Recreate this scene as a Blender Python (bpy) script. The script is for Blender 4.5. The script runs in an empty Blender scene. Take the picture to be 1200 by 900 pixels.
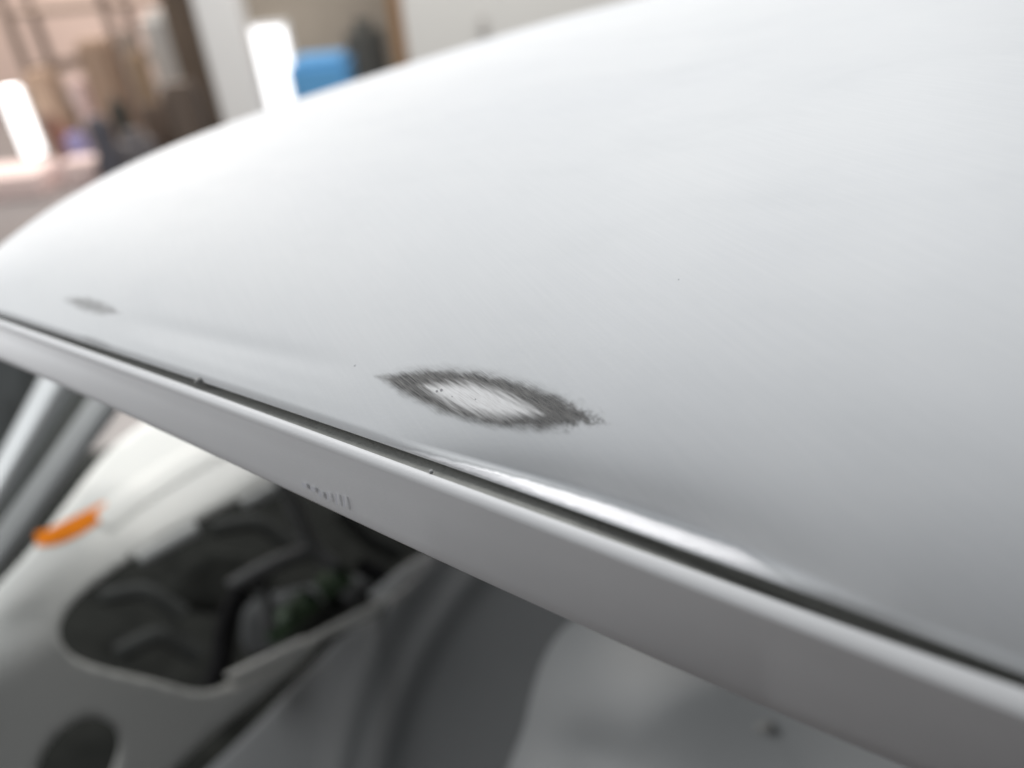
import bpy, bmesh, math, random
import numpy as np
from mathutils import Vector, Matrix
from mathutils.bvhtree import BVHTree
random.seed(4)
S = bpy.context.scene
COL = S.collection

# ------------------------------------------------------------------ camera
F = 933.33                                   # focal length in pixels of a 1200 px wide picture
CAM = Vector((0, 0, 1.5))
zr, zu, zf = -0.0797, 0.841, -0.535
n = math.sqrt(zr*zr+zu*zu+zf*zf); zr, zu, zf = zr/n, zu/n, zf/n
fw = Vector((0, math.sqrt(1-zf*zf), zf))
ry = -(zr*fw.z)/fw.y
rt = Vector((math.sqrt(1-ry*ry-zr*zr), ry, zr)).normalized()
up = rt.cross(fw).normalized()
cam_d = bpy.data.cameras.new('camera'); cam = bpy.data.objects.new('camera', cam_d); COL.objects.link(cam)
M3 = Matrix((rt, up, -fw)).transposed()
cam.matrix_world = Matrix.Translation(CAM) @ M3.to_4x4()
cam_d.sensor_width = 36; cam_d.lens = 36*F/1200
cam_d.clip_start = 0.01; cam_d.clip_end = 100
cam_d.dof.use_dof = True; cam_d.dof.focus_distance = 0.262; cam_d.dof.aperture_fstop = 3.7
cam_d.dof.aperture_blades = 7
S.camera = cam
# ------------------------------------------------------------------ world, light, exposure
W = bpy.data.worlds.new('World'); S.world = W; W.use_nodes = True
W.node_tree.nodes['Background'].inputs[0].default_value = (0.90, 0.95, 1.0, 1)
W.node_tree.nodes['Background'].inputs[1].default_value = 0.43
def area(name, loc, target, sx, sy, power, col):
    l = bpy.data.lights.new(name, 'AREA'); l.shape = 'RECTANGLE'; l.size = sx; l.size_y = sy
    l.energy = power; l.color = col
    o = bpy.data.objects.new(name, l); COL.objects.link(o); o.location = loc
    o.rotation_euler = (Vector(target)-Vector(loc)).to_track_quat('-Z', 'Y').to_euler()
    return o
area('ceiling_daylight', (0.8, 2.9, 3.9), (-0.2, 0.8, 1.3), 4.6, 3.0, 112, (0.955, 0.975, 1.0))
area('rail_fill_light', (-1.40, 0.62, 1.75), (-0.3, 0.4, 1.25), 0.6, 0.6, 11, (0.96, 0.98, 1.0))  # added fill lamp, no window there; brightens the left of the rail
area('far_bay_light', (-3.5, 6.5, 3.6), (-3.0, 6.5, 0), 3.5, 2.5, 230, (1.0, 0.93, 0.87))
area('background_fill_light', (0.2, 2.4, 3.9), (-0.3, 5.5, 0.3), 1.5, 0.8, 130, (1.0, 0.98, 0.95))  # added fill turned towards the far objects, no known lamp at this spot
S.view_settings.view_transform = 'Standard'; S.view_settings.look = 'None'
S.view_settings.exposure = 0; S.view_settings.gamma = 1
S.render.engine = 'CYCLES'
S.cycles.use_denoising = True
S.cycles.max_bounces = 8

# ------------------------------------------------------------------ helpers
def P(px, py, d):
    return CAM + (fw + rt*((px-600)/F) + up*((450-py)/F))*d
def ray(px, py):
    return fw + rt*((px-600)/F) + up*((450-py)/F)
def zof(px, py, d): return P(px, py, d).z
def depth_on_plane(px, py, p0, nrm):
    r = ray(px, py); k = r.dot(nrm)
    return (Vector(p0)-CAM).dot(nrm)/k
def tag(o, label=None, cat=None, group=None, kind=None):
    if label: o['label'] = label
    if cat: o['category'] = cat
    if group: o['group'] = group
    if kind: o['kind'] = kind
    return o
def link(name, verts, faces, mat, parent=None, smooth=True):
    me = bpy.data.meshes.new(name); me.from_pydata([tuple(v) for v in verts], [], faces)
    me.update()
    bm = bmesh.new(); bm.from_mesh(me); bmesh.ops.recalc_face_normals(bm, faces=bm.faces); bm.to_mesh(me); bm.free()
    if smooth: me.polygons.foreach_set('use_smooth', [True]*len(me.polygons))
    o = bpy.data.objects.new(name, me); COL.objects.link(o)
    if mat: me.materials.append(mat)
    if parent: o.parent = parent; o.matrix_parent_inverse = parent.matrix_world.inverted()
    return o
def empty(name, loc, label, cat, group=None):
    o = bpy.data.objects.new(name, None); COL.objects.link(o); o.location = loc
    o.empty_display_size = .1
    bpy.context.view_layer.update()
    return tag(o, label, cat, group)

def mat_basic(name, col, rough=.5, metal=0, noise=.06, scale=30, bump=.0, bscale=200, emit=None, es=0, spec=.5):
    m = bpy.data.materials.new(name); m.use_nodes = True
    nt = m.node_tree; b = nt.nodes['Principled BSDF']
    b.inputs['Roughness'].default_value = rough; b.inputs['Metallic'].default_value = metal
    b.inputs['Specular IOR Level'].default_value = spec
    tc = nt.nodes.new('ShaderNodeTexCoord')
    nz = nt.nodes.new('ShaderNodeTexNoise'); nz.inputs['Scale'].default_value = scale; nz.inputs['Detail'].default_value = 6
    nt.links.new(tc.outputs['Object'], nz.inputs['Vector'])
    mx = nt.nodes.new('ShaderNodeMix'); mx.data_type = 'RGBA'
    nt.links.new(nz.outputs['Fac'], mx.inputs[0])
    mx.inputs[6].default_value = (*[c*(1-noise) for c in col], 1)
    mx.inputs[7].default_value = (*[min(1, c*(1+noise)) for c in col], 1)
    nt.links.new(mx.outputs[2], b.inputs['Base Color'])
    if bump:
        n2 = nt.nodes.new('ShaderNodeTexNoise'); n2.inputs['Scale'].default_value = bscale; n2.inputs['Detail'].default_value = 3
        nt.links.new(tc.outputs['Object'], n2.inputs['Vector'])
        bp = nt.nodes.new('ShaderNodeBump'); bp.inputs['Strength'].default_value = bump; bp.inputs['Distance'].default_value = .001
        nt.links.new(n2.outputs['Fac'], bp.inputs['Height']); nt.links.new(bp.outputs[0], b.inputs['Normal'])
    if emit:
        b.inputs['Emission Color'].default_value = (*emit, 1); b.inputs['Emission Strength'].default_value = es
    return m

# small node-math wrapper
class NG:
    def __init__(s, m): s.nt = m.node_tree
    def v(s, sock, x):
        if isinstance(x, (int, float)): sock.default_value = x
        elif isinstance(x, tuple): sock.default_value = x
        else: s.nt.links.new(x, sock)
    def m(s, op, a, b=0.0, c=0.0, clamp=False):
        q = s.nt.nodes.new('ShaderNodeMath'); q.operation = op; q.use_clamp = clamp
        s.v(q.inputs[0], a); s.v(q.inputs[1], b); s.v(q.inputs[2], c); return q.outputs[0]
    def uv(s, name):
        q = s.nt.nodes.new('ShaderNodeUVMap'); q.uv_map = name
        x = s.nt.nodes.new('ShaderNodeSeparateXYZ'); s.nt.links.new(q.outputs[0], x.inputs[0])
        return x.outputs[0], x.outputs[1]
    def vec(s, x, y, z=0.0):
        q = s.nt.nodes.new('ShaderNodeCombineXYZ'); s.v(q.inputs[0], x); s.v(q.inputs[1], y); s.v(q.inputs[2], z); return q.outputs[0]
    def noise(s, vec, scale=5, detail=4, rough=.5):
        q = s.nt.nodes.new('ShaderNodeTexNoise'); q.inputs['Scale'].default_value = scale
        q.inputs['Detail'].default_value = detail; q.inputs['Roughness'].default_value = rough
        s.nt.links.new(vec, q.inputs['Vector']); return q.outputs['Fac']
    def ramp(s, x, lo, hi):          # smoothstep lo..hi -> 0..1
        q = s.nt.nodes.new('ShaderNodeMapRange'); q.interpolation_type = 'SMOOTHSTEP'
        s.v(q.inputs[0], x); s.v(q.inputs[1], lo); s.v(q.inputs[2], hi); q.inputs[3].default_value = 0; q.inputs[4].default_value = 1
        return q.outputs[0]
    def mix(s, f, a, b):
        q = s.nt.nodes.new('ShaderNodeMix'); q.data_type = 'RGBA'
        s.v(q.inputs[0], f); s.v(q.inputs[6], a); s.v(q.inputs[7], b); return q.outputs[2]
    def mixf(s, f, a, b):
        q = s.nt.nodes.new('ShaderNodeMix'); s.v(q.inputs[0], f); s.v(q.inputs[2], a); s.v(q.inputs[3], b); return q.outputs[0]

# ------------------------------------------------------------------ shop floor and walls
m_floor = mat_basic('shop_floor_concrete', (.20, .188, .185), .35, noise=.25, scale=1.3)
m_wall = mat_basic('shop_wall_paint', (.72, .56, .49), .8, noise=.12, scale=.8)
def sheet_box(name, lo, hi, mat, parent=None, bev=0.0):
    bm = bmesh.new(); bmesh.ops.create_cube(bm, size=1)
    for v in bm.verts:
        v.co = Vector([lo[i] + (v.co[i]+.5)*(hi[i]-lo[i]) for i in range(3)])
    if bev: bmesh.ops.bevel(bm, geom=bm.edges[:], offset=bev, segments=2, affect='EDGES')
    me = bpy.data.meshes.new(name); bm.to_mesh(me); bm.free(); me.materials.append(mat)
    o = bpy.data.objects.new(name, me); COL.objects.link(o)
    if parent: o.parent = parent; o.matrix_parent_inverse = parent.matrix_world.inverted()
    return o
tag(sheet_box('floor', (-9, -4, -.1), (9, 9, 0), m_floor), kind='structure')
tag(sheet_box('wall', (-9, 9, 0), (9, 9.2, 4.2), m_wall), kind='structure')
tag(sheet_box('wall', (-9.2, -4, 0), (-9, 9, 4.2), m_wall), kind='structure')

m_block_wall = mat_basic('light_block_wall', (.07, .075, .08), .8, noise=.2, scale=1)  # dark walls added out of view to hold off light from right and behind
tag(sheet_box('wall', (1.9, -1.6, 0), (2.1, 8.99, 4.2), m_block_wall), kind='structure')  # unseen light-blocking wall on the right
tag(sheet_box('wall', (-3.6, -1.8, 0), (1.89, -1.6, 4.2), m_block_wall), kind='structure')  # unseen light-blocking wall behind the camera
# ------------------------------------------------------------------ CAR BODY SHELL
car = empty('car_body_shell', (-0.3, 0.9, 0.0),
            'bare car body shell in pale grey primer with a sanded spot above its drip rail', 'car body')

XS = np.array([-75, -68, -60, -50, -40, -30, -20, -10] + list(range(0, 1500, 12)), float)
def fit(pts, deg=4):
    p = np.array(pts, float); return np.poly1d(np.polyfit(p[:, 0], p[:, 1], deg))
fA = fit([(-130, 327), (0, 369), (40, 382), (117, 408), (180, 428), (226, 443), (280, 462), (400, 503), (570, 563), (740, 624), (900, 679), (1050, 735), (1200, 791), (1480, 897)], 3)
fL1 = fit([(-130, 329), (0, 373), (40, 387), (160, 434), (280, 479), (420, 527), (505, 557), (580, 586), (740, 648), (900, 710), (1050, 763), (1200, 814), (1480, 912)], 4)
fL2 = fit([(-130, 338), (0, 383), (160, 446), (280, 490), (420, 541), (580, 599), (740, 664), (900, 727), (1050, 782), (1200, 840), (1480, 945)], 4)
fB = fit([(-130, 372), (0, 423), (83, 457), (167, 497), (300, 558), (400, 605), (500, 652), (600, 701), (700, 744), (800, 788), (900, 832), (1050, 896), (1200, 958), (1480, 1070)], 5)
fS = fit([(-70, 352), (-35, 318), (0, 289), (40, 256), (100, 219), (160, 190), (230, 159), (300, 133), (400, 100), (500, 67), (600, 38), (700, 10), (755, -2)], 4)
def depth(x): return 1.0/(2.5 + 0.0030*x)
def si(x, xs, ys, w=90.0):
    # interpolation rounded off at its knots
    k = np.linspace(-2, 2, 17); g_ = np.exp(-k*k)
    return float((np.interp(x+k*w, xs, ys)*g_).sum()/g_.sum())
def lerp(a, b, t): return a + (b-a)*t
def sstep(x, a, b):
    t = min(1, max(0, (x-a)/(b-a))); return t*t*(3-2*t)

def railp(x, f, dd): return P(x, f(x), depth(x)+dd)
rail_dir = (railp(0, fA, 0)-railp(1000, fA, 0)).normalized()
ZZ = Vector((0, 0, 1))
inward = rail_dir.cross(ZZ); inward = Vector((inward.x, inward.y, 0)).normalized()
if inward.y < 0: inward = -inward

# --- roof skin: each row is a cross-section from the drip edge over the crown and down behind
NV = 150
rverts, edge_uv = [], []
# silhouette correspondence
def sil(x):
    sx = (si if x > 200 else lambda q, A_, B_: si(q, A_, B_, max(2, (q+75)*.3)))(x, [-75, -50, 0, 300, 700, 1100, 1480], [-70, 10, 110, 420, 760, 1130, 1560])
    kx = list(range(-80, 741, 20)) + [900, 1100, 1300, 1600, 1900]
    ky = [float(fS(q)) for q in kx[:-5]] + [-42, -84, -116, -150, -175]
    sy = si(sx, kx, ky, 6+55*sstep(sx, 300, 800))
    sd = si(sx, [-70, 0, 150, 300, 500, 755, 1200, 1560], [.47, .54, .62, .68, .78, .90, 1.0, 1.05], 60)
    return sx, sy, sd
secs = []
for x in XS:
    A = railp(x, fA, 0)
    D = depth(x)
    th = math.radians(si(x, [-145, 0, 300, 600, 800, 1000, 1200, 1480], [26, 28, 30, 38, 51, 66, 78, 82]))
    T0 = inward*math.cos(th) + ZZ*math.sin(th)
    sx, sy, sd = sil(x)
    Sp = P(sx, sy, sd); rv = (Sp-CAM).normalized()
    L = (Sp-A).length
    a = L*si(x, [0, 500, 900, 1300], [.24, .19, .14, .12]); b = L*.34
    fil = 0.0042*min(1.0, L/.05)
    A1 = A + ZZ*fil*.75 + inward*fil*.35
    led = sstep(x, 430, 680)*(1-sstep(x, 760, 1060))
    off = (A + inward*.0086 + ZZ*.0014 - A1)*led
    A1b, A1 = A1, A1 + off
    p0, p1, p2, p3 = A1b, A1b+T0*a, Sp-rv*b, Sp
    pts = []
    # rolled edge: tiny quarter arc from A (vertical tangent) into the skin
    c1 = A + ZZ*lerp(fil*.55, .0010, led) + inward*.0003
    for t in np.linspace(0, 1, 7)[:-1]:
        pts.append(A*(1-t)**2 + c1*2*t*(1-t) + A1*t*t)
    for t in np.linspace(0, 1, 120)**1.35:
        q = p0*(1-t)**3 + p1*3*t*(1-t)**2 + p2*3*t*t*(1-t) + p3*t**3
        dd = (q-p0).length
        nrm0 = rail_dir.cross(T0); nrm0 = nrm0 if nrm0.z > 0 else -nrm0
        crs = sstep(x, 90, 200)*(1-sstep(x, 260, 430))
        q = q - nrm0*crs*(.0006*math.exp(-((dd-.0125-.00002*(x-100))/.0045)**2)) + nrm0*crs*.0003*math.exp(-((dd-.004)/.003)**2)
        pts.append(q + off*math.exp(-dd/.009))
    for t in np.linspace(0, 1, 22)[1:]:
        q = t*np.interp(x, [-75, 100, 500], [.05, .14, .55])
        pts.append(Sp + rv*q - ZZ*(q*q*.55))
    secs.append(pts)
# smooth a little along the rail beyond the first rows is not needed: curves are smooth
NX, NP = len(secs), len(secs[0])
V = [p for s in secs for p in s]
def grid_faces(nx, npn):
    return [(i*npn+j, i*npn+j+1, (i+1)*npn+j+1, (i+1)*npn+j) for i in range(nx-1) for j in range(npn-1)]
GF = grid_faces(NX, NP)
bvh = BVHTree.FromPolygons([tuple(v) for v in V], GF)
def hit(px, py):
    h = bvh.ray_cast(CAM, ray(px, py).normalized()); return h[0]
def frame_uv(c, ax, pp):
    C0, C1, C2 = hit(*c), hit(*ax), hit(*pp)
    E1, E2 = C1-C0, C2-C0
    g = np.array([[E1.dot(E1), E1.dot(E2)], [E1.dot(E2), E2.dot(E2)]]); gi = np.linalg.inv(g)
    return C0, E1, E2, gi
def uvs_for(fr):
    C0, E1, E2, gi = fr
    out = []
    for p in V:
        d = p-C0; r = gi @ np.array([d.dot(E1), d.dot(E2)])
        nn = abs(d.dot(E1.cross(E2).normalized()))
        if nn > .05: r = r + 50
        out.append((float(r[0]), float(r[1])))
    return out
# metric frame at the sanded spot
fr_spot = frame_uv((564, 466), (564+138*.982, 466+138*.189), (564-.189*27, 466+.982*27))
print('spot axes m', fr_spot[1].length, fr_spot[2].length)
fr_rub = frame_uv((107, 358), (107+35*.97, 358+35*.24), (107-.24*8, 358+.97*8))
fr_rub2 = frame_uv((112, 400), (112+22*.93, 400+22*.37), (112-.37*3.5, 400+.93*3.5))
edge_uv = []
for i, x in enumerate(XS):
    acc = 0
    for j in range(NP):
        if j: acc += (secs[i][j]-secs[i][j-1]).length
        edge_uv.append((x/1000.0, acc*100))     # u along rail, v in cm from the drip edge

# --- primer with sanded spots
def scratch_dir(g, a, b, ang, sx, sy):
    pass
m_roof = bpy.data.materials.new('sanded_grey_primer'); m_roof.use_nodes = True
g = NG(m_roof); bs = m_roof.node_tree.nodes['Principled BSDF']; bs.inputs['Specular IOR Level'].default_value = .32
tc = m_roof.node_tree.nodes.new('ShaderNodeTexCoord').outputs['Object']
a, b = g.uv('spot')
# streak coordinates (real metres): sanding marks run down-right across the spot
def streak(a, b, kx, ky, ang):
    ca, sa = math.cos(ang), math.sin(ang)
    p = g.m('ADD', g.m('MULTIPLY', a, ca*kx), g.m('MULTIPLY', b, sa*kx/5.0))
    q = g.m('ADD', g.m('MULTIPLY', a, -sa*ky), g.m('MULTIPLY', b, ca*ky/5.0))
    return g.vec(p, q)
ang = math.radians(24)
st1 = g.noise(streak(a, b, 5, 150, ang), 1.0, 5, .65)
st2 = g.noise(streak(a, b, 9, 330, ang+.06), 1.0, 3, .6)
st3 = g.noise(streak(a, b, 3, 38, ang-.05), 1.0, 4, .6)
wob = g.noise(g.vec(g.m('MULTIPLY', a, 5), g.m('MULTIPLY', b, 2.0)), 1.0, 5, .6)
aa = g.m('ABSOLUTE', a)
# asymmetric: upper edge feathers more than the lower
lens = g.m('ADD', g.m('ABSOLUTE', b), g.m('POWER', aa, 2.2))
feather = g.ramp(b, .2, -.9)
d0 = g.m('ADD', lens, g.m('MULTIPLY', g.m('SUBTRACT', wob, .5), .55))
d0 = g.m('ADD', d0, g.m('MULTIPLY', g.m('SUBTRACT', st1, .5), g.mixf(feather, .20, .55)))
tip = g.ramp(a, .55, 1.0)
d0 = g.m('ADD', d0, g.m('MULTIPLY', g.m('SUBTRACT', g.noise(g.vec(g.m('MULTIPLY', a, 14), g.m('MULTIPLY', b, 3.2)), 1.0, 5, .7), .47), g.m('MULTIPLY', tip, 2.0)))
outer = g.m('SUBTRACT', 1.0, g.ramp(d0, .80, 1.34))
halo = g.m('MULTIPLY', g.m('SUBTRACT', 1.0, g.ramp(d0, .9, 1.55)), g.mixf(feather, .05, .34))
# inner bright bare area, shifted towards the lower edge
ai = g.m('DIVIDE', g.m('ADD', a, .02), .55); bi = g.m('DIVIDE', g.m('SUBTRACT', b, g.m('MULTIPLY', a, .12)), .60)
bi = g.m('SUBTRACT', bi, .16)
di = g.m('ADD', g.m('ABSOLUTE', bi), g.m('POWER', g.m('ABSOLUTE', ai), 2.0))
di = g.m('ADD', di, g.m('MULTIPLY', g.m('SUBTRACT', st1, .5), 1.0))
di = g.m('ADD', di, g.m('MULTIPLY', g.m('SUBTRACT', st3, .5), 1.5))
inner = g.m('SUBTRACT', 1.0, g.ramp(di, .38, 1.45))
primer_n = g.noise(tc, 3.0, 6, .6)
primer_f = g.noise(tc, 900.0, 2, .6)
sand = g.noise(streak(a, b, 1.2, 26, ang+.25), 1.0, 6, .7)
sand2 = g.noise(g.vec(g.m('MULTIPLY', a, .5), g.m('MULTIPLY', b, .22)), 1.0, 5, .6)
primer = g.mix(g.ramp(primer_n, .25, .75), (.69, .705, .72, 1), (.76, .77, .77, 1))
primer = g.mix(g.m('MULTIPLY', g.ramp(sand, .35, .75), .15), primer, (.90, .90, .90, 1))
primer = g.mix(g.m('MULTIPLY', g.ramp(sand2, .45, .8), .22), primer, (.58, .60, .61, 1))
sv = g.m('ADD', g.m('MULTIPLY', st1, .6), g.m('MULTIPLY', st2, .4))
ringc = g.mix(g.ramp(sv, .42, .60), (.02, .02, .02, 1), (.21, .20, .185, 1))
innc = g.mix(g.ramp(sv, .30, .58), (.56, .54, .52, 1), (.97, .965, .96, 1))
colr = g.mix(g.m('MULTIPLY', inner, 1.0), ringc, innc)
spotmask = g.m('MAXIMUM', g.m('MULTIPLY', outer, g.mixf(g.ramp(st2, .3, .62), 1.0, .86)), halo, clamp=True)
base = g.mix(spotmask, primer, colr)
# pits in the bare area
def pit(u0, v0, r):
    du = g.m('MULTIPLY', g.m('SUBTRACT', a, u0), 5.0); dv = g.m('SUBTRACT', b, v0)
    return g.m('SUBTRACT', 1.0, g.ramp(g.m('ADD', g.m('MULTIPLY', du, du), g.m('MULTIPLY', dv, dv)), r*r*.5, r*r*1.6))
pits = None
for (u0, v0, r) in [(-.385, .03, .07), (-.425, .12, .06), (-.27, .22, .03), (-.05, .13, .035)]:
    q = pit(u0, v0, r); pits = q if pits is None else g.m('MAXIMUM', pits, q)
base = g.mix(g.m('MULTIPLY', pits, .62), base, (.07, .065, .08, 1))
# two further rub-throughs
for nm, hard in (('rub', .50), ('rub2', .25)):
    a2, b2 = g.uv(nm)
    w2 = g.noise(g.vec(g.m('MULTIPLY', a2, 2.0), g.m('MULTIPLY', b2, 1.2)), 1.5, 5, .6)
    e2 = g.m('ADD', g.m('ADD', g.m('ABSOLUTE', b2), g.m('POWER', g.m('ABSOLUTE', a2), 2.4)), g.m('MULTIPLY', g.m('SUBTRACT', w2, .5), 1.7))
    base = g.mix(g.m('MULTIPLY', g.m('SUBTRACT', 1.0, g.ramp(e2, .15, 1.5)), hard*1.3), base, (.16, .155, .15, 1))
# bare metal polished along the rolled drip edge
u, v = g.uv('edge')
wn = g.noise(g.vec(g.m('MULTIPLY', u, 60), g.m('MULTIPLY', v, 3.0)), 1.0, 5, .65)
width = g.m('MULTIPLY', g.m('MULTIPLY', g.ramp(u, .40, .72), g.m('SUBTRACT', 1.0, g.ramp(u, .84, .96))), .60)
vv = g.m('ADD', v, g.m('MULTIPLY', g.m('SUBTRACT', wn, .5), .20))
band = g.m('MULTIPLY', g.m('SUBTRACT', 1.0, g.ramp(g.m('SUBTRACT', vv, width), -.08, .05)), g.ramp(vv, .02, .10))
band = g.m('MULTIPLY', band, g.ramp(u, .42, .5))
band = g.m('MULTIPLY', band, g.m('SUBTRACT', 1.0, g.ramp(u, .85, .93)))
edgegrey = g.m('MULTIPLY', g.m('SUBTRACT', 1.0, g.ramp(g.m('ABSOLUTE', g.m('SUBTRACT', g.m('SUBTRACT', vv, width), .05)), .0, .08)), g.m('MULTIPLY', g.ramp(u, .42, .5), g.m('SUBTRACT', 1.0, g.ramp(u, .9, 1.05))))
base = g.mix(g.m('MULTIPLY', edgegrey, .25), base, (.2, .2, .2, 1))
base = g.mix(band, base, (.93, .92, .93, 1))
# grey rub trace past the end of the polished band
e3 = g.m('MULTIPLY', g.m('MULTIPLY', g.ramp(u, .90, .97), g.m('SUBTRACT', 1.0, g.ramp(u, 1.0, 1.12))), g.m('SUBTRACT', 1.0, g.ramp(vv, .1, .5)))
base = g.mix(g.m('MULTIPLY', e3, .35), base, (.16, .16, .16, 1))
# stray dark specks in the primer
vo = m_roof.node_tree.nodes.new('ShaderNodeTexVoronoi'); vo.inputs['Scale'].default_value = 55; m_roof.node_tree.links.new(tc, vo.inputs['Vector'])
rnd = m_roof.node_tree.nodes.new('ShaderNodeSeparateColor'); m_roof.node_tree.links.new(vo.outputs['Color'], rnd.inputs[0])
spk = g.m('MULTIPLY', g.m('LESS_THAN', vo.outputs['Distance'], .028), g.m('GREATER_THAN', rnd.outputs[0], .95))
base = g.mix(g.m('MULTIPLY', spk, .55), base, (.15, .15, .17, 1))
m_roof.node_tree.links.new(base, bs.inputs['Base Color'])
metal = g.m('MAXIMUM', g.m('MULTIPLY', band, .25), g.m('MULTIPLY', g.m('MULTIPLY', inner, outer), .10))
g.v(bs.inputs['Metallic'], metal)
ro = g.mixf(band, g.mixf(spotmask, .55, .5), .40)
g.v(bs.inputs['Roughness'], ro)
# relief: fine sanding grain + streaks inside the spot
fine = g.noise(streak(a, b, 30, 420, ang), 1.0, 3, .6)
bmp = m_roof.node_tree.nodes.new('ShaderNodeBump'); bmp.inputs['Strength'].default_value = .4; bmp.inputs['Distance'].default_value = .0002
hgt = g.m('ADD', g.m('MULTIPLY', g.m('MULTIPLY', sv, spotmask), 1.6), g.m('ADD', g.m('MULTIPLY', fine, .35), g.m('MULTIPLY', primer_f, .35)))
hgt = g.m('ADD', hgt, g.m('MULTIPLY', g.m('MULTIPLY', band, wn), 5.0))
m_roof.node_tree.links.new(hgt, bmp.inputs['Height']); m_roof.node_tree.links.new(bmp.outputs[0], bs.inputs['Normal'])

roof = link('roof_skin', V, GF, m_roof, car)
tag(roof, 'roof skin in sanded pale primer with dark rub-through marks')
me = roof.data
lv = np.zeros(len(me.loops), dtype=np.int32); me.loops.foreach_get('vertex_index', lv)
for nm, arr in (('spot', uvs_for(fr_spot)), ('rub', uvs_for(fr_rub)), ('rub2', uvs_for(fr_rub2)), ('edge', edge_uv)):
    lay = me.uv_layers.new(name=nm)
    arr = np.array(arr, dtype=np.float32)
    lay.data.foreach_set('uv', arr[lv].ravel())

# --- drip rail with gutter: swept profile
m_rail = mat_basic('rail_primer', (.77, .77, .772), .48, noise=.10, scale=14, bump=.06, bscale=1400)
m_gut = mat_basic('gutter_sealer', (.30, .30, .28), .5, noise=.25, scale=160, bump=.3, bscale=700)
rows_g, rows_r = [], []
for x in XS:
    D = depth(x)
    A = railp(x, fA, 0)
    w = .0025 + .0035*sstep(x, -100, 400)
    u0 = A + inward*.006 - ZZ*.001           # under the roof skin
    deep = -ZZ*(.0016+.008*sstep(x, 560, 1150))
    lip = railp(x, fL1, -w)
    lip2 = railp(x, fL2, -w-.001)
    wall_top = A - inward*-.0005 - ZZ*.0008
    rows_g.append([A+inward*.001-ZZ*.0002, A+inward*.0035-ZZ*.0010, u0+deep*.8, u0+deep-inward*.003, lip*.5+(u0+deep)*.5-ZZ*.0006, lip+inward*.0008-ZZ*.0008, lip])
    bt = railp(x, fB, np.interp(x, [-145, 0, 500, 900, 1480], [-.008, -.006, .0050, .029, .040]))
    nrm = (bt-lip2).cross(rail_dir).normalized()
    if nrm.dot(CAM-bt) < 0: nrm = -nrm
    mid = (lip+lip2)*.5 + nrm*.0006
    bulge = (lip2*.5+bt*.5) + nrm*.0004
    k = 1+.25*math.sin(x*.013)*.0
    end = bt-(bt-lip2).normalized()*.0012
    rows_r.append([lip - nrm*.0015, lip, lip*.5+mid*.5+nrm*.0003, mid, lip2*.6+mid*.4+nrm*.0002, lip2, lip2*.97+bt*.03, lip2*.85+bt*.15, lip2*.7+bt*.3, bulge, lip2*.2+bt*.8, end, bt-nrm*.0008, bt+(bt-lip2).normalized()*.0000-nrm*.0022, bt-nrm*.006, bt-nrm*.018+ZZ*.004])
def loft(name, rows, mat, parent, label=None):
    nx, npn = len(rows), len(rows[0])
    o = link(name, [p for r in rows for p in r], grid_faces(nx, npn), mat, parent)
    if label: o['label'] = label
    return o
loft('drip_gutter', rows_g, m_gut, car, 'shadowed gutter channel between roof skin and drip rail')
rail = loft('drip_rail', rows_r, m_rail, car, 'smooth grey primed drip rail below the gutter')

# little filler crumbs and a nick on the gutter
m_crumb = mat_basic('filler_crumb', (.4, .4, .4), .6)
def crumb(name, p, r, mat, squash=(1, 1, 1), seed=0):
    bm = bmesh.new(); bmesh.ops.create_icosphere(bm, subdivisions=2, radius=1)
    rr = random.Random(seed)
    for v in bm.verts:
        v.co = Vector((v.co.x*squash[0], v.co.y*squash[1], v.co.z*squash[2]))*r*(1+rr.uniform(-.16, .16)) + p
    me = bpy.data.meshes.new(name); bm.to_mesh(me); bm.free(); me.materials.append(mat)
    me.polygons.foreach_set('use_smooth', [True]*len(me.polygons))
    o = bpy.data.objects.new(name, me); COL.objects.link(o); o.parent = car; o.matrix_parent_inverse = car.matrix_world.inverted(); return o
crumb('primer_crumb', P(505, 553, depth(505)-.0035), .0007, m_crumb, seed=1)
m_nick = mat_basic('nick_filler', (.3, .3, .29), .6)
crumb('primer_nick', P(237, 446, depth(237)+.0005), .0018, m_nick, (1.6, .8, .8), seed=3)

# faint pencil ticks on the rail face
m_pencil = mat_basic('pencil_grey', (.71, .715, .75), .6, noise=.1, scale=500)
def rail_pt(x, t, lift=.0004):
    lip2 = railp(x, fL2, -(.0025+.0035*sstep(x, -100, 400))-.001)
    bt = railp(x, fB, np.interp(x, [-145, 0, 500, 900, 1480], [-.008, -.006, .0050, .029, .040]))
    p = lip2*(1-t)+bt*t
    nrm = (bt-lip2).cross(rail_dir).normalized()
    if nrm.dot(CAM-bt) < 0: nrm = -nrm
    return p+nrm*(lift+.0005)
tv, tf = [], []
for k, (x, t0, t1, wd) in enumerate([(358, .68, .76, 5), (368, .68, .76, 5), (377, .70, .80, 4), (386, .66, .80, 2.2), (396, .62, .80, 2.2), (405, .60, .80, 2.4)]):
    i0 = len(tv)
    tv += [rail_pt(x-wd/2, t0), rail_pt(x+wd/2, t0), rail_pt(x+wd/2+1, t1), rail_pt(x-wd/2+1, t1)]
    tf.append((i0, i0+1, i0+2, i0+3))
link('pencil_mark', tv, tf, m_pencil, car)['label'] = 'faint bluish pencil ticks on the drip rail'

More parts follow.
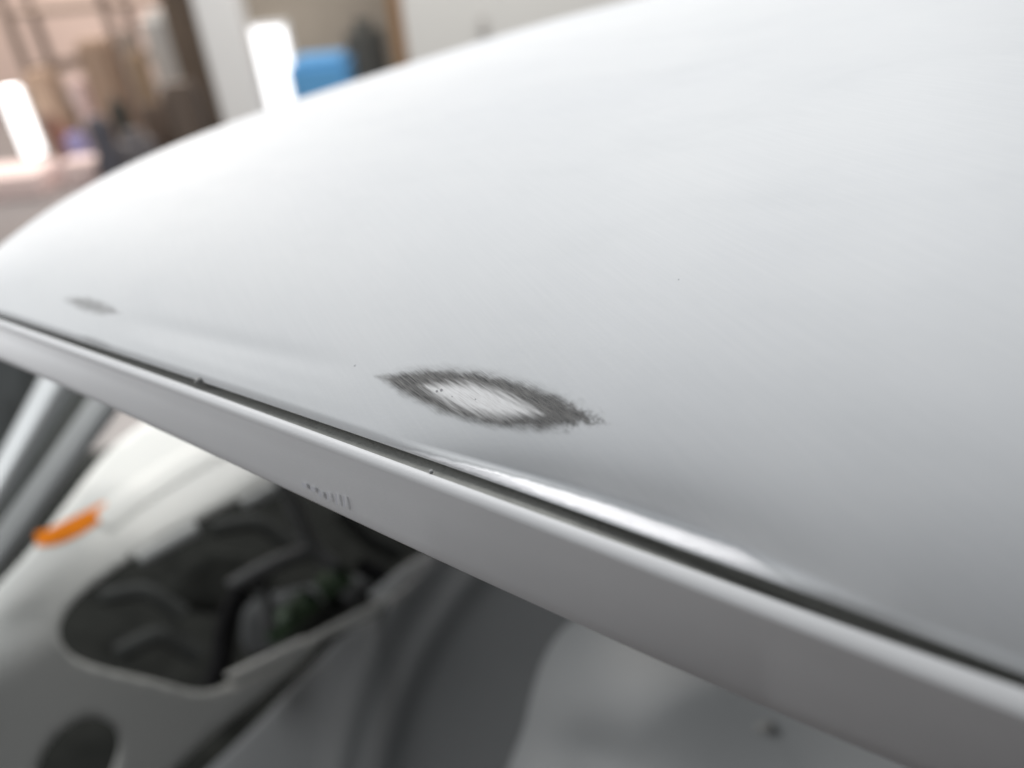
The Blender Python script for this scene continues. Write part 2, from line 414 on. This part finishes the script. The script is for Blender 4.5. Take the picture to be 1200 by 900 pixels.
# ------------------------------------------------------------------ interior panels seen under the rail
def pip(x, y, poly):
    inside = False; j = len(poly)-1
    for i in range(len(poly)):
        xi, yi = poly[i]; xj, yj = poly[j]
        if (yi > y) != (yj > y) and x < (xj-xi)*(y-yi)/(yj-yi)+xi: inside = not inside
        j = i
    return inside
def nearest(x, y, poly):
    best = None
    for i in range(len(poly)):
        ax, ay = poly[i-1]; bx, by = poly[i]
        dx, dy = bx-ax, by-ay; L = dx*dx+dy*dy
        t = 0 if L == 0 else max(0, min(1, ((x-ax)*dx+(y-ay)*dy)/L))
        qx, qy = ax+t*dx, ay+t*dy; d = (qx-x)**2+(qy-y)**2
        if best is None or d < best[0]: best = (d, qx, qy)
    return best
def smooth_poly(pts, it=2):
    for _ in range(it):
        out = []
        for i in range(len(pts)):
            a, b = pts[i], pts[(i+1) % len(pts)]
            out += [(a[0]*.75+b[0]*.25, a[1]*.75+b[1]*.25), (a[0]*.25+b[0]*.75, a[1]*.25+b[1]*.75)]
        pts = out
    return pts
def sheet(name, outer, holes, dfn, mat, parent, step=8, thick=.0015, label=None, sm=1):
    outer = smooth_poly(outer, sm) if sm else outer
    holes = [smooth_poly(h, 2) for h in holes]
    xs = [p[0] for p in outer]; ys = [p[1] for p in outer]
    gx = np.arange(min(xs)-step, max(xs)+step*2, step); gy = np.arange(min(ys)-step, max(ys)+step*2, step)
    idx, verts, faces = {}, [], []
    keep = []
    for i in range(len(gx)-1):
        for j in range(len(gy)-1):
            cx, cy = gx[i]+step/2, gy[j]+step/2
            if pip(cx, cy, outer) and not any(pip(cx, cy, h) for h in holes): keep.append((i, j))
    ks = set(keep); cnt = {}
    for (i, j) in keep:
        for q in ((i, j), (i+1, j), (i+1, j+1), (i, j+1)): cnt[q] = cnt.get(q, 0)+1
    for q, c in cnt.items():
        x, y = gx[q[0]], gy[q[1]]
        if c < 4:
            bst = min([nearest(x, y, pl) for pl in [outer]+holes]); x, y = bst[1], bst[2]
        idx[q] = len(verts); verts.append(P(x, y, dfn(x, y)))
    for (i, j) in keep: faces.append((idx[(i, j)], idx[(i, j+1)], idx[(i+1, j+1)], idx[(i+1, j)]))
    o = link(name, verts, faces, mat, parent)
    # make normals face the camera, then give real thickness away from it
    me = o.data
    s = sum((CAM-p.center).dot(p.normal) for p in me.polygons)
    if s < 0: me.flip_normals()
    md = o.modifiers.new('thickness', 'SOLIDIFY'); md.thickness = thick; md.offset = -1
    if label: o['label'] = label
    return o
def smax(a, b, k):
    h = max(0, min(1, .5+.5*(a-b)/k)); return b+(a-b)*h + k*h*(1-h)

m_white = mat_basic('interior_white_primer', (.78, .78, .74), .45, noise=.03, scale=9)
m_grey = mat_basic('interior_grey_primer', (.42, .43, .42), .5, noise=.12, scale=7)
m_dark = mat_basic('cavity_shade_black', (.026, .027, .024), .9, spec=.2, noise=.95, scale=22)  # near-black colour carries the shade inside the dash cavity
m_mid = mat_basic('seat_pan_lit_primer', (.38, .39, .39), .75, noise=.1, scale=9)  # light falling on the pressing is put into this paler grey
m_orange = mat_basic('orange_marker', (.90, .24, .006), .8, spec=.2, noise=.18, scale=60)

# cowl top / dash face
P1, P2 = P(320, 558, .95), P(52, 728, .80)
fd = (P2-P1).normalized()
n_top = ZZ + Vector((.05, -.25, 0)); n_top.normalize()
n_top = (n_top - fd*n_top.dot(fd)).normalized()
fh = Vector((fd.x, fd.y, 0)).normalized()
n_face = Vector((-fh.y, fh.x, 0))
if n_face.dot(CAM-P1) < 0: n_face = -n_face
n_face = (n_face + Vector((0, 0, .42))).normalized()
n_face = (n_face - fd*n_face.dot(fd)).normalized()
def cowl_d(x, y):
    dt = depth_on_plane(x, y, P1, n_top); df = depth_on_plane(x, y, P1, n_face)
    if dt <= 0 or dt > 2: dt = 2
    if df <= 0: df = .2
    return smax(dt, df, .03)
print('L1 resid', [(x, round(float(fA(x))), round(float(fL1(x))), round(float(fL2(x))), round(float(fB(x)))) for x in (0, 160, 280, 420, 580, 740, 900, 1050, 1200)])
print('cowl depth', [round(cowl_d(x, y), 3) for x, y in ((165, 500), (100, 640), (30, 720), (0, 850), (200, 850), (350, 900))])
open_poly = [(318, 568), (240, 606), (175, 640), (112, 682), (78, 712), (66, 742), (80, 768), (120, 784), (175, 795), (232, 812), (262, 806), (300, 780), (352, 752), (470, 690), (620, 640), (560, 560), (420, 540)]
oval = [(80, 848), (48, 882), (38, 930), (70, 960), (120, 930), (142, 880), (138, 850), (110, 838)]
outer = [(300, 430), (175, 490), (128, 525), (88, 575), (40, 640), (-20, 705), (-90, 790), (-120, 960), (-60, 1040), (60, 1040), (170, 935), (240, 868), (300, 820), (362, 770), (380, 745), (620, 660), (700, 600), (600, 500), (450, 440)]
sheet('dash_panel', outer, [open_poly, oval], cowl_d, m_white, car, step=7, thick=.0015, label='white primed dash panel with a large open hole')
# raised bead on the cowl top, windscreen side
def strip(name, pts, widths, off, mat, parent, dfn, height=.004, label=None, n=10):
    """a half-round bead laid along picked points"""
    rows = []
    for i, (x, y) in enumerate(pts):
        a = pts[max(0, i-1)]; b = pts[min(len(pts)-1, i+1)]
        dx, dy = b[0]-a[0], b[1]-a[1]; L = math.hypot(dx, dy); nx, ny = -dy/L, dx/L
        w = widths[i] if isinstance(widths, list) else widths
        row = []
        for k in range(n+1):
            t = -1+2*k/n
            X, Y = x+nx*w*t, y+ny*w*t
            hh = height*math.sqrt(max(0, 1-t*t))
            row.append(P(X, Y, dfn(X, Y)-off-hh))
        rows.append(row)
    return loft(name, rows, mat, parent, label)
def dense(pts, n=24):
    pts = np.array(pts, float); t = np.arange(len(pts)); tt = np.linspace(0, len(pts)-1, n)
    # catmull-like smoothing through repeated averaging of a dense polyline
    q = np.stack([np.interp(tt, t, pts[:, k]) for k in range(2)], 1)
    for _ in range(4): q[1:-1] = (q[:-2]+2*q[1:-1]+q[2:])/4
    return [tuple(p) for p in q]
strip('cowl_bead', dense([(292, 505), (215, 545), (160, 580), (120, 612)]), 16, .000, m_white, car, cowl_d, .004)
# orange marker streak: bulging stroke
om = dense([(42, 632), (62, 629), (84, 619), (106, 607), (126, 594)], 22)
strip('orange_mark', om, [6+5*math.sin(math.pi*min(1, .12+.8*i/21)) for i in range(22)], .0012, m_orange, car, cowl_d, .0008, 'bright orange marker streak on the white cowl')
# tabs on the upper rim of the opening
for k, (p, q, w) in enumerate([((162, 656), (232, 618), 9), ((284, 592), (324, 572), 8), ((268, 797), (358, 754), 8)]):
    strip('dash_flange', dense([p, q], 8), w, .004, m_grey if k < 2 else m_white, car, lambda x, y: cowl_d(232 if x < 232 else x, y) if False else cowl_d(x, y), .004)
# dark cavity behind the dash: firewall, brackets, hose
def cav_d(x, y): return 1.28 + .0003*(x-300) - .0004*(y-700)
sheet('firewall', [(-140, 560), (60, 545), (300, 470), (760, 480), (760, 1010), (-140, 1010)], [], cav_d, m_dark, car, step=24, label='firewall behind the open dash, cavity shade in its near-black colour')
m_brk = mat_basic('bracket_steel', (.085, .088, .088), .7, noise=.3, scale=20)
m_brk2 = mat_basic('dull_bracket', (.042, .044, .042), .9, spec=.15, noise=.5, scale=20)
m_green = mat_basic('green_cap', (.035, .07, .03), .5, noise=.5, scale=60)
m_hose = mat_basic('black_hose', (.012, .012, .013), .8, spec=.15)
def tube(name, pts3, r, mat, parent=None, seg=10):
    rows = []
    for i, p in enumerate(pts3):
        d = (pts3[min(len(pts3)-1, i+1)]-pts3[max(0, i-1)]).normalized()
        s = d.cross(Vector((.31, .2, .93))).normalized(); q = d.cross(s)
        rr = r[i] if isinstance(r, list) else r
        rows.append([p + (s*math.cos(2*math.pi*k/seg)+q*math.sin(2*math.pi*k/seg))*rr for k in range(seg+1)])
    return loft(name, rows, mat, parent)
def tube_px(name, pts, d, r, mat): 
    pts = dense(pts, 20); ds = np.linspace(d[0], d[1], len(pts))
    return tube(name, [P(x, y, float(dd)) for (x, y), dd in zip(pts, ds)], r, mat, car)
tube_px('wiper_linkage', [(330, 560), (352, 610), (368, 648), (395, 665)], (1.1, 1.1), .011, m_brk)
tube_px('wiper_linkage', [(368, 645), (335, 655), (300, 672), (270, 690)], (1.1, 1.05), .012, m_brk)
tube_px('wiper_linkage', [(300, 672), (310, 700), (318, 740)], (1.08, 1.05), .010, m_brk)
tube_px('hose', [(285, 690), (272, 712), (262, 745), (262, 775), (248, 806)], (1.02, .98), .014, m_hose)
tube_px('hose', [(420, 660), (436, 672), (452, 672)], (1.1, 1.1), .013, m_hose)
tube_px('green_cap', [(318, 742), (345, 722), (365, 700)], (1.1, 1.1), .019, m_green)
tube_px('green_cap', [(378, 692), (405, 672)], (1.12, 1.12), .018, m_green)
for pts_, w_r in (([(120, 700), (170, 690), (215, 720)], .012), ([(140, 765), (190, 740), (235, 770)], .014), ([(250, 620), (300, 610), (345, 640)], .012), ([(400, 600), (430, 630), (470, 650)], .014), ([(395, 705), (370, 735), (330, 765)], .016)):
    tube_px('dash_bracket', pts_, (1.12, 1.14), w_r, m_brk2)
sheet('wiper_bracket', [(230, 640), (300, 650), (330, 690), (300, 720), (230, 720), (180, 700)], [], lambda x, y: 1.18, m_dark, car, step=12, label='bracket plate inside the dash hole, cavity shade in its colour')
sheet('heater_plate', [(285, 700), (350, 690), (420, 670), (450, 690), (400, 730), (330, 770), (280, 770)], [], lambda x, y: 1.16, m_brk, car, step=12)

# inner pillars at far left
def frame_sheet(name, L0, L1_, R0, R1, dtop, dbot, prof, mat, label=None):
    rows = []
    for i in range(25):
        t = i/24
        l = (lerp(L0[0], L1_[0], t), lerp(L0[1], L1_[1], t)); r = (lerp(R0[0], R1[0], t), lerp(R0[1], R1[1], t))
        d = lerp(dtop, dbot, t)
        rows.append([P(lerp(l[0], r[0], s), lerp(l[1], r[1], s), d-h) for s, h in prof])
    o = loft(name, rows, mat, car, label)
    md = o.modifiers.new('thickness', 'SOLIDIFY'); md.thickness = .002
    return o
arc = lambda h, n=9: [(i/(n-1), h*math.sin(math.pi*i/(n-1))) for i in range(n)]
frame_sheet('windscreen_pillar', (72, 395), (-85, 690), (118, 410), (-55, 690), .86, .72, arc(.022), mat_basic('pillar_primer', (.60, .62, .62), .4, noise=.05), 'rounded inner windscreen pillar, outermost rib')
frame_sheet('windscreen_channel', (105, 405), (-75, 700), (150, 440), (-30, 700), .90, .76, [(0, 0), (.2, -.018), (.5, -.022), (.8, -.018), (1, 0)], mat_basic('channel_shade_grey', (.22, .23, .22), .5), 'recessed windscreen channel with shade in its dark grey')  # dark grey stands for the shade between the two ribs
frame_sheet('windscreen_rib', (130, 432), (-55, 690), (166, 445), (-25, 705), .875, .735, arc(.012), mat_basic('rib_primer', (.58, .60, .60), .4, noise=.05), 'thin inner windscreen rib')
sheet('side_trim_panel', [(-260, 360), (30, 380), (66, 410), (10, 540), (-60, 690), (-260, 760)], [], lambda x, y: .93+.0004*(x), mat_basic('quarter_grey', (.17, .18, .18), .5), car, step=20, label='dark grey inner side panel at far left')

# seat pan / tunnel panel lower centre and right
def gauss(x, y, cx, cy, sx, sy, ang=0):
    c, s = math.cos(ang), math.sin(ang); u = ((x-cx)*c+(y-cy)*s)/sx; v = (-(x-cx)*s+(y-cy)*c)/sy
    return math.exp(-(u*u+v*v))
def arc_r(x, y): return math.hypot(x-900, (y-1000)*.95)
def floor_d(x, y):
    d = 1.06 - .00030*(x-400) - .00035*(y-700)
    r = arc_r(x, y)
    d -= .012*math.exp(-((r-465)/16)**2)
    d -= .010*math.exp(-((r-512)/18)**2)
    return d
def pan_d(x, y):
    d = 1.035 - .00030*(x-400) - .00035*(y-700)
    r = arc_r(x, y)
    d += .10*sstep(r, 190, 405)
    d -= .04
    d -= .03*gauss(x, y, 760, 790, 150, 80, .4)
    d += .03*gauss(x, y, 700, 890, 60, 40, .4)
    return d
m_fl = mat_basic('floor_pan_shaded_primer', (.19, .195, .195), .7, noise=.12, scale=9)  # shade over the left of the floor is put into this darker grey
pan_outer = [(300, 850), (345, 800), (400, 745), (470, 690), (520, 640), (470, 560), (640, 600), (900, 740), (900, 1130), (180, 1130), (180, 960)]
sheet('floor_pan', pan_outer, [], floor_d, m_fl, car, step=8, label='floor pan with pressed curved ribs, shade in its dark grey')
arcp = [(900+405*math.cos(t), 1000+405/.95*math.sin(t)) for t in np.linspace(math.pi*1.02, math.pi*1.62, 26)]
sheet('seat_pan', [(430, 1130)]+arcp+[(1350, 900), (1350, 1130)], [], pan_d, m_mid, car, step=8, label='rounded pressing under the rail, light in its paler grey')
strip('rear_flange', dense([(440, 705), (480, 672), (510, 655)], 10), 12, .006, m_mid, car, pan_d, .006)
strip('panel_rib', dense([(360, 880), (395, 848), (420, 830)], 10), 7, .004, m_mid, car, pan_d, .004)
crumb('rubber_plug', P(898, 852, pan_d(898, 852)-.002), .009, mat_basic('plug_grey', (.30, .30, .29), .9, spec=.1), (1.1, .8, .25), seed=8)
# inner sill rail running parallel under the drip rail (right)
rows = []
for x in np.linspace(700, 1300, 60):
    y = float(fB(x))
    d = depth(x)+np.interp(x, [700, 1300], [.10, .06])
    rows.append([P(x-4, y-20, d), P(x-8, y+2, d), P(x-12, y+14, d+.003), P(x-30, y+45, d+.012), P(x-45, y+70, d+.035)])
m_in = mat_basic('inner_rail_primer', (.50, .50, .47), .45, noise=.08, scale=30)

# ------------------------------------------------------------------ the workshop behind (far out of focus)
def up_box(name, x0, x1, ytop, yref, D, thick, mat, label, cat, z0=0.0, group=None, bev=.01, ztop=None):
    xc = (x0+x1)/2
    p = P(xc, yref, D); w = (x1-x0)/F*D
    zt = ztop if ztop is not None else zof(xc, ytop, D)
    o = sheet_box(name, (-w/2, 0, 0), (w/2, thick, zt-z0), mat, None, bev)
    o.location = (p.x, p.y, z0)
    return tag(o, label, cat, group), p, w, zt
def glow(name, col, s): return mat_basic(name, col, .5, emit=col, es=s)
m_post = mat_basic('white_post_paint', (.80, .79, .77), .5)
m_brown = mat_basic('brown_column', (.20, .15, .11), .7, noise=.3, scale=4)
m_lit = glow('daylit_glazing', (1, 1, 1), 1.6)
m_blue = mat_basic('blue_plastic', (.12, .36, .66), .4)
m_olive = mat_basic('olive_partition', (.33, .29, .24), .7, noise=.3, scale=3)
m_drk = mat_basic('dark_cloth', (.11, .11, .10), .7)
m_cab = mat_basic('cabinet_grey', (.66, .65, .62), .45, noise=.03, scale=2)
m_oran = mat_basic('wood_edge', (.40, .24, .12), .6)

up_box('white_post', 240, 288, -80, 60, 4.2, .2, m_post, 'white square post standing just left of the narrow bright window', 'post', ztop=2.6)
up_box('brown_column', 203, 250, -80, 60, 4.8, .2, m_brown, 'brown wooden column directly behind the white post', 'column', ztop=2.6)
def window(x0, x1, ytop, D, label):
    xc = (x0+x1)/2; p = P(xc, 60, D); w = (x1-x0)/F*D; zt = zof(xc, ytop, D)
    r = empty('lit_window', (p.x, p.y, 0), label, 'window', 'narrow lit windows in the workshop')
    pane = sheet_box('pane', (p.x-w/2, p.y, .05), (p.x+w/2, p.y+.02, zt), m_lit, r)
    for nm, lo, hi in (('frame', (p.x-w/2-.03, p.y-.01, 0), (p.x-w/2-.002, p.y+.04, zt+.03)), ('frame', (p.x+w/2+.002, p.y-.01, 0), (p.x+w/2+.03, p.y+.04, zt+.03)), ('frame', (p.x-w/2, p.y-.01, zt+.002), (p.x+w/2, p.y+.04, zt+.03))):
        sheet_box(nm, lo, hi, m_post, r)
window(288, 338, 30, 5.6, 'narrow bright window glowing white between the white post and the blue bin')
window(757, 806, -3, 5.0, 'small bright strip of window showing over the roof crest')
up_box('partition', 262, 472, -80, 40, 6.3, .1, m_olive, 'brownish partition board behind the blue bin', 'partition', ztop=1.6)
up_box('blue_bin', 337, 408, 70, 90, 5.2, .4, m_blue, 'blue plastic bin in front of the brownish partition', 'bin', bev=.04)
up_box('dark_coat', 405, 450, 22, 60, 5.7, .25, m_drk, 'dark grey rolled cover standing right of the blue bin', 'cover', bev=.08)
up_box('timber_post', 459, 472, -80, 40, 5.0, .1, m_oran, 'slim orange-brown timber post at the left edge of the pale cabinet', 'post', ztop=2.2)
cab, pc, wc, _ = up_box('pale_cabinet', 476, 900, -200, 30, 4.4, .5, m_cab, 'large pale grey metal cabinet behind the roof crest', 'cabinet', ztop=1.9)
kn = sheet_box('handle', (0, 0, 0), (.05, .03, .09), mat_basic('handle_grey', (.5, .48, .46), .4), None, .01)
pk = P(561, 30, 4.38); kn.location = (pk.x, pc.y-.031, pk.z-.04)
bpy.context.view_layer.update(); kn.parent = cab; kn.matrix_parent_inverse = cab.matrix_world.inverted()

# cluttered rack at left: uprights, shelves, and the things on it
m_rack = mat_basic('rack_paint', (.20, .15, .12), .6)
rp = P(150, 110, 6.4)
rack = empty('storage_rack', (rp.x, rp.y, 0), 'brown open storage rack full of clutter left of the brown column', 'rack')
for dx in (-.75, 0, .72):
    for dy in (0, .4): sheet_box('upright', (rp.x+dx, rp.y+dy, 0), (rp.x+dx+.05, rp.y+dy+.05, 1.15), m_rack, rack)
for z in (.12, .5, .9): sheet_box('shelf', (rp.x-.74, rp.y+.005, z), (rp.x+.76, rp.y+.44, z+.03), m_rack, rack)
def item(nm, x, y, D, wpx, hpx, mat, label, cat, bev=.03):
    p = P(x, y, D); w = wpx/F*D; h = hpx/F*D*1.1
    h = p.z+h/2                                   # every piece stands on the shop floor
    o = sheet_box(nm, (-w/2, 0, 0), (w/2, w*.8, h), mat, None, min(bev, h*.3)); o.location = (p.x, p.y, 0)
    return tag(o, label, cat)
m_tan = mat_basic('tan_card', (.42, .30, .22), .7, noise=.15)
m_whi = mat_basic('white_plastic', (.72, .72, .70), .5)
m_blk = mat_basic('dark_teal_plastic', (.05, .055, .05), .5)
m_pur = mat_basic('violet_plastic', (.38, .36, .60), .3)
m_pink = mat_basic('pink_card', (.85, .68, .64), .6)
item('white_canister', 190, 48, 5.4, 44, 56, m_whi, 'white canister high on the clutter beside the brown column', 'canister', .05)
item('cardboard_box', 118, 95, 5.3, 38, 80, m_tan, 'tall tan cardboard box in the middle of the clutter', 'box')
item('cardboard_box', 52, 120, 5.8, 34, 60, m_tan, 'tan cardboard box just right of the glowing work light', 'box')
item('cardboard_box', 98, 125, 5.6, 20, 60, m_pink, 'slim pinkish box between two tan cartons', 'box')
item('black_bucket', 134, 127, 4.6, 18, 26, m_blk, 'small black bucket on the clutter in front of the rack', 'bucket', .05)
item('black_drum', 152, 172, 4.4, 44, 26, mat_basic('dark_grey_drum', (.15, .14, .145), .5), 'dark drum low against the roof edge below the small bucket', 'drum', .06)
item('brown_crate', 215, 140, 4.6, 40, 70, mat_basic('dark_brown_crate', (.13, .10, .08), .7), 'dark brown crate at the foot of the brown column', 'crate')
item('ochre_tin', 165, 95, 5.0, 22, 60, mat_basic('ochre_tin', (.42, .30, .20), .5), 'ochre tin left of the dark brown crate', 'tin')
item('red_brown_can', 72, 168, 5.6, 22, 36, mat_basic('red_brown', (.30, .15, .11), .5), 'reddish brown can behind the violet tin', 'can')
item('violet_tin', 87, 172, 5.45, 24, 24, m_pur, 'small round violet tin beside the pink card stack', 'tin', .03)
item('pink_card_stack', 92, 201, 5.2, 38, 20, m_pink, 'short pinkish card stack under the violet tin', 'card stack', .01)
item('pink_plank', 4, 219, 5.1, 84, 20, m_pink, 'long pale pink plank pile at the far left below the work light', 'plank pile', .01)
item('grey_toolbox', 112, 152, 4.7, 26, 22, mat_basic('slate_grey', (.12, .12, .14), .5), 'slate grey toolbox just above the dark drum', 'toolbox')
item('brown_sack', 178, 138, 4.9, 30, 50, mat_basic('sack_brown', (.19, .14, .11), .9), 'brown sack between the ochre tin and the dark brown crate', 'sack', .08)
item('rust_canister', 60, 158, 5.6, 16, 44, mat_basic('rust_paint', (.24, .14, .11), .6), 'narrow rust-brown canister right beside the glowing work light', 'canister')
item('grey_tin', 150, 62, 5.2, 24, 40, mat_basic('warm_grey', (.40, .33, .28), .5), 'warm grey tin left of the high white canister', 'tin')
item('dark_pot', 120, 192, 5.1, 22, 20, mat_basic('pot_black', (.06, .06, .07), .5), 'small dark pot low at the roof edge right of the pink card stack', 'pot', .04)
# glowing upright work light
wl = P(26, 143, 5.6)
w_ = empty('work_light', (wl.x, wl.y, 0), 'upright tube work light glowing white at far left', 'work light')
zt, zb = zof(14, 100, 5.6), zof(36, 186, 5.6)
tube('lit_tube', [Vector((wl.x, wl.y, z)) for z in np.linspace(zb, zt, 6)], .07, glow('tube_glow', (1, 1, 1), 2.2), w_)
tube('stand', [Vector((wl.x, wl.y, z)) for z in np.linspace(0, zb, 4)], .02, m_blk, w_)
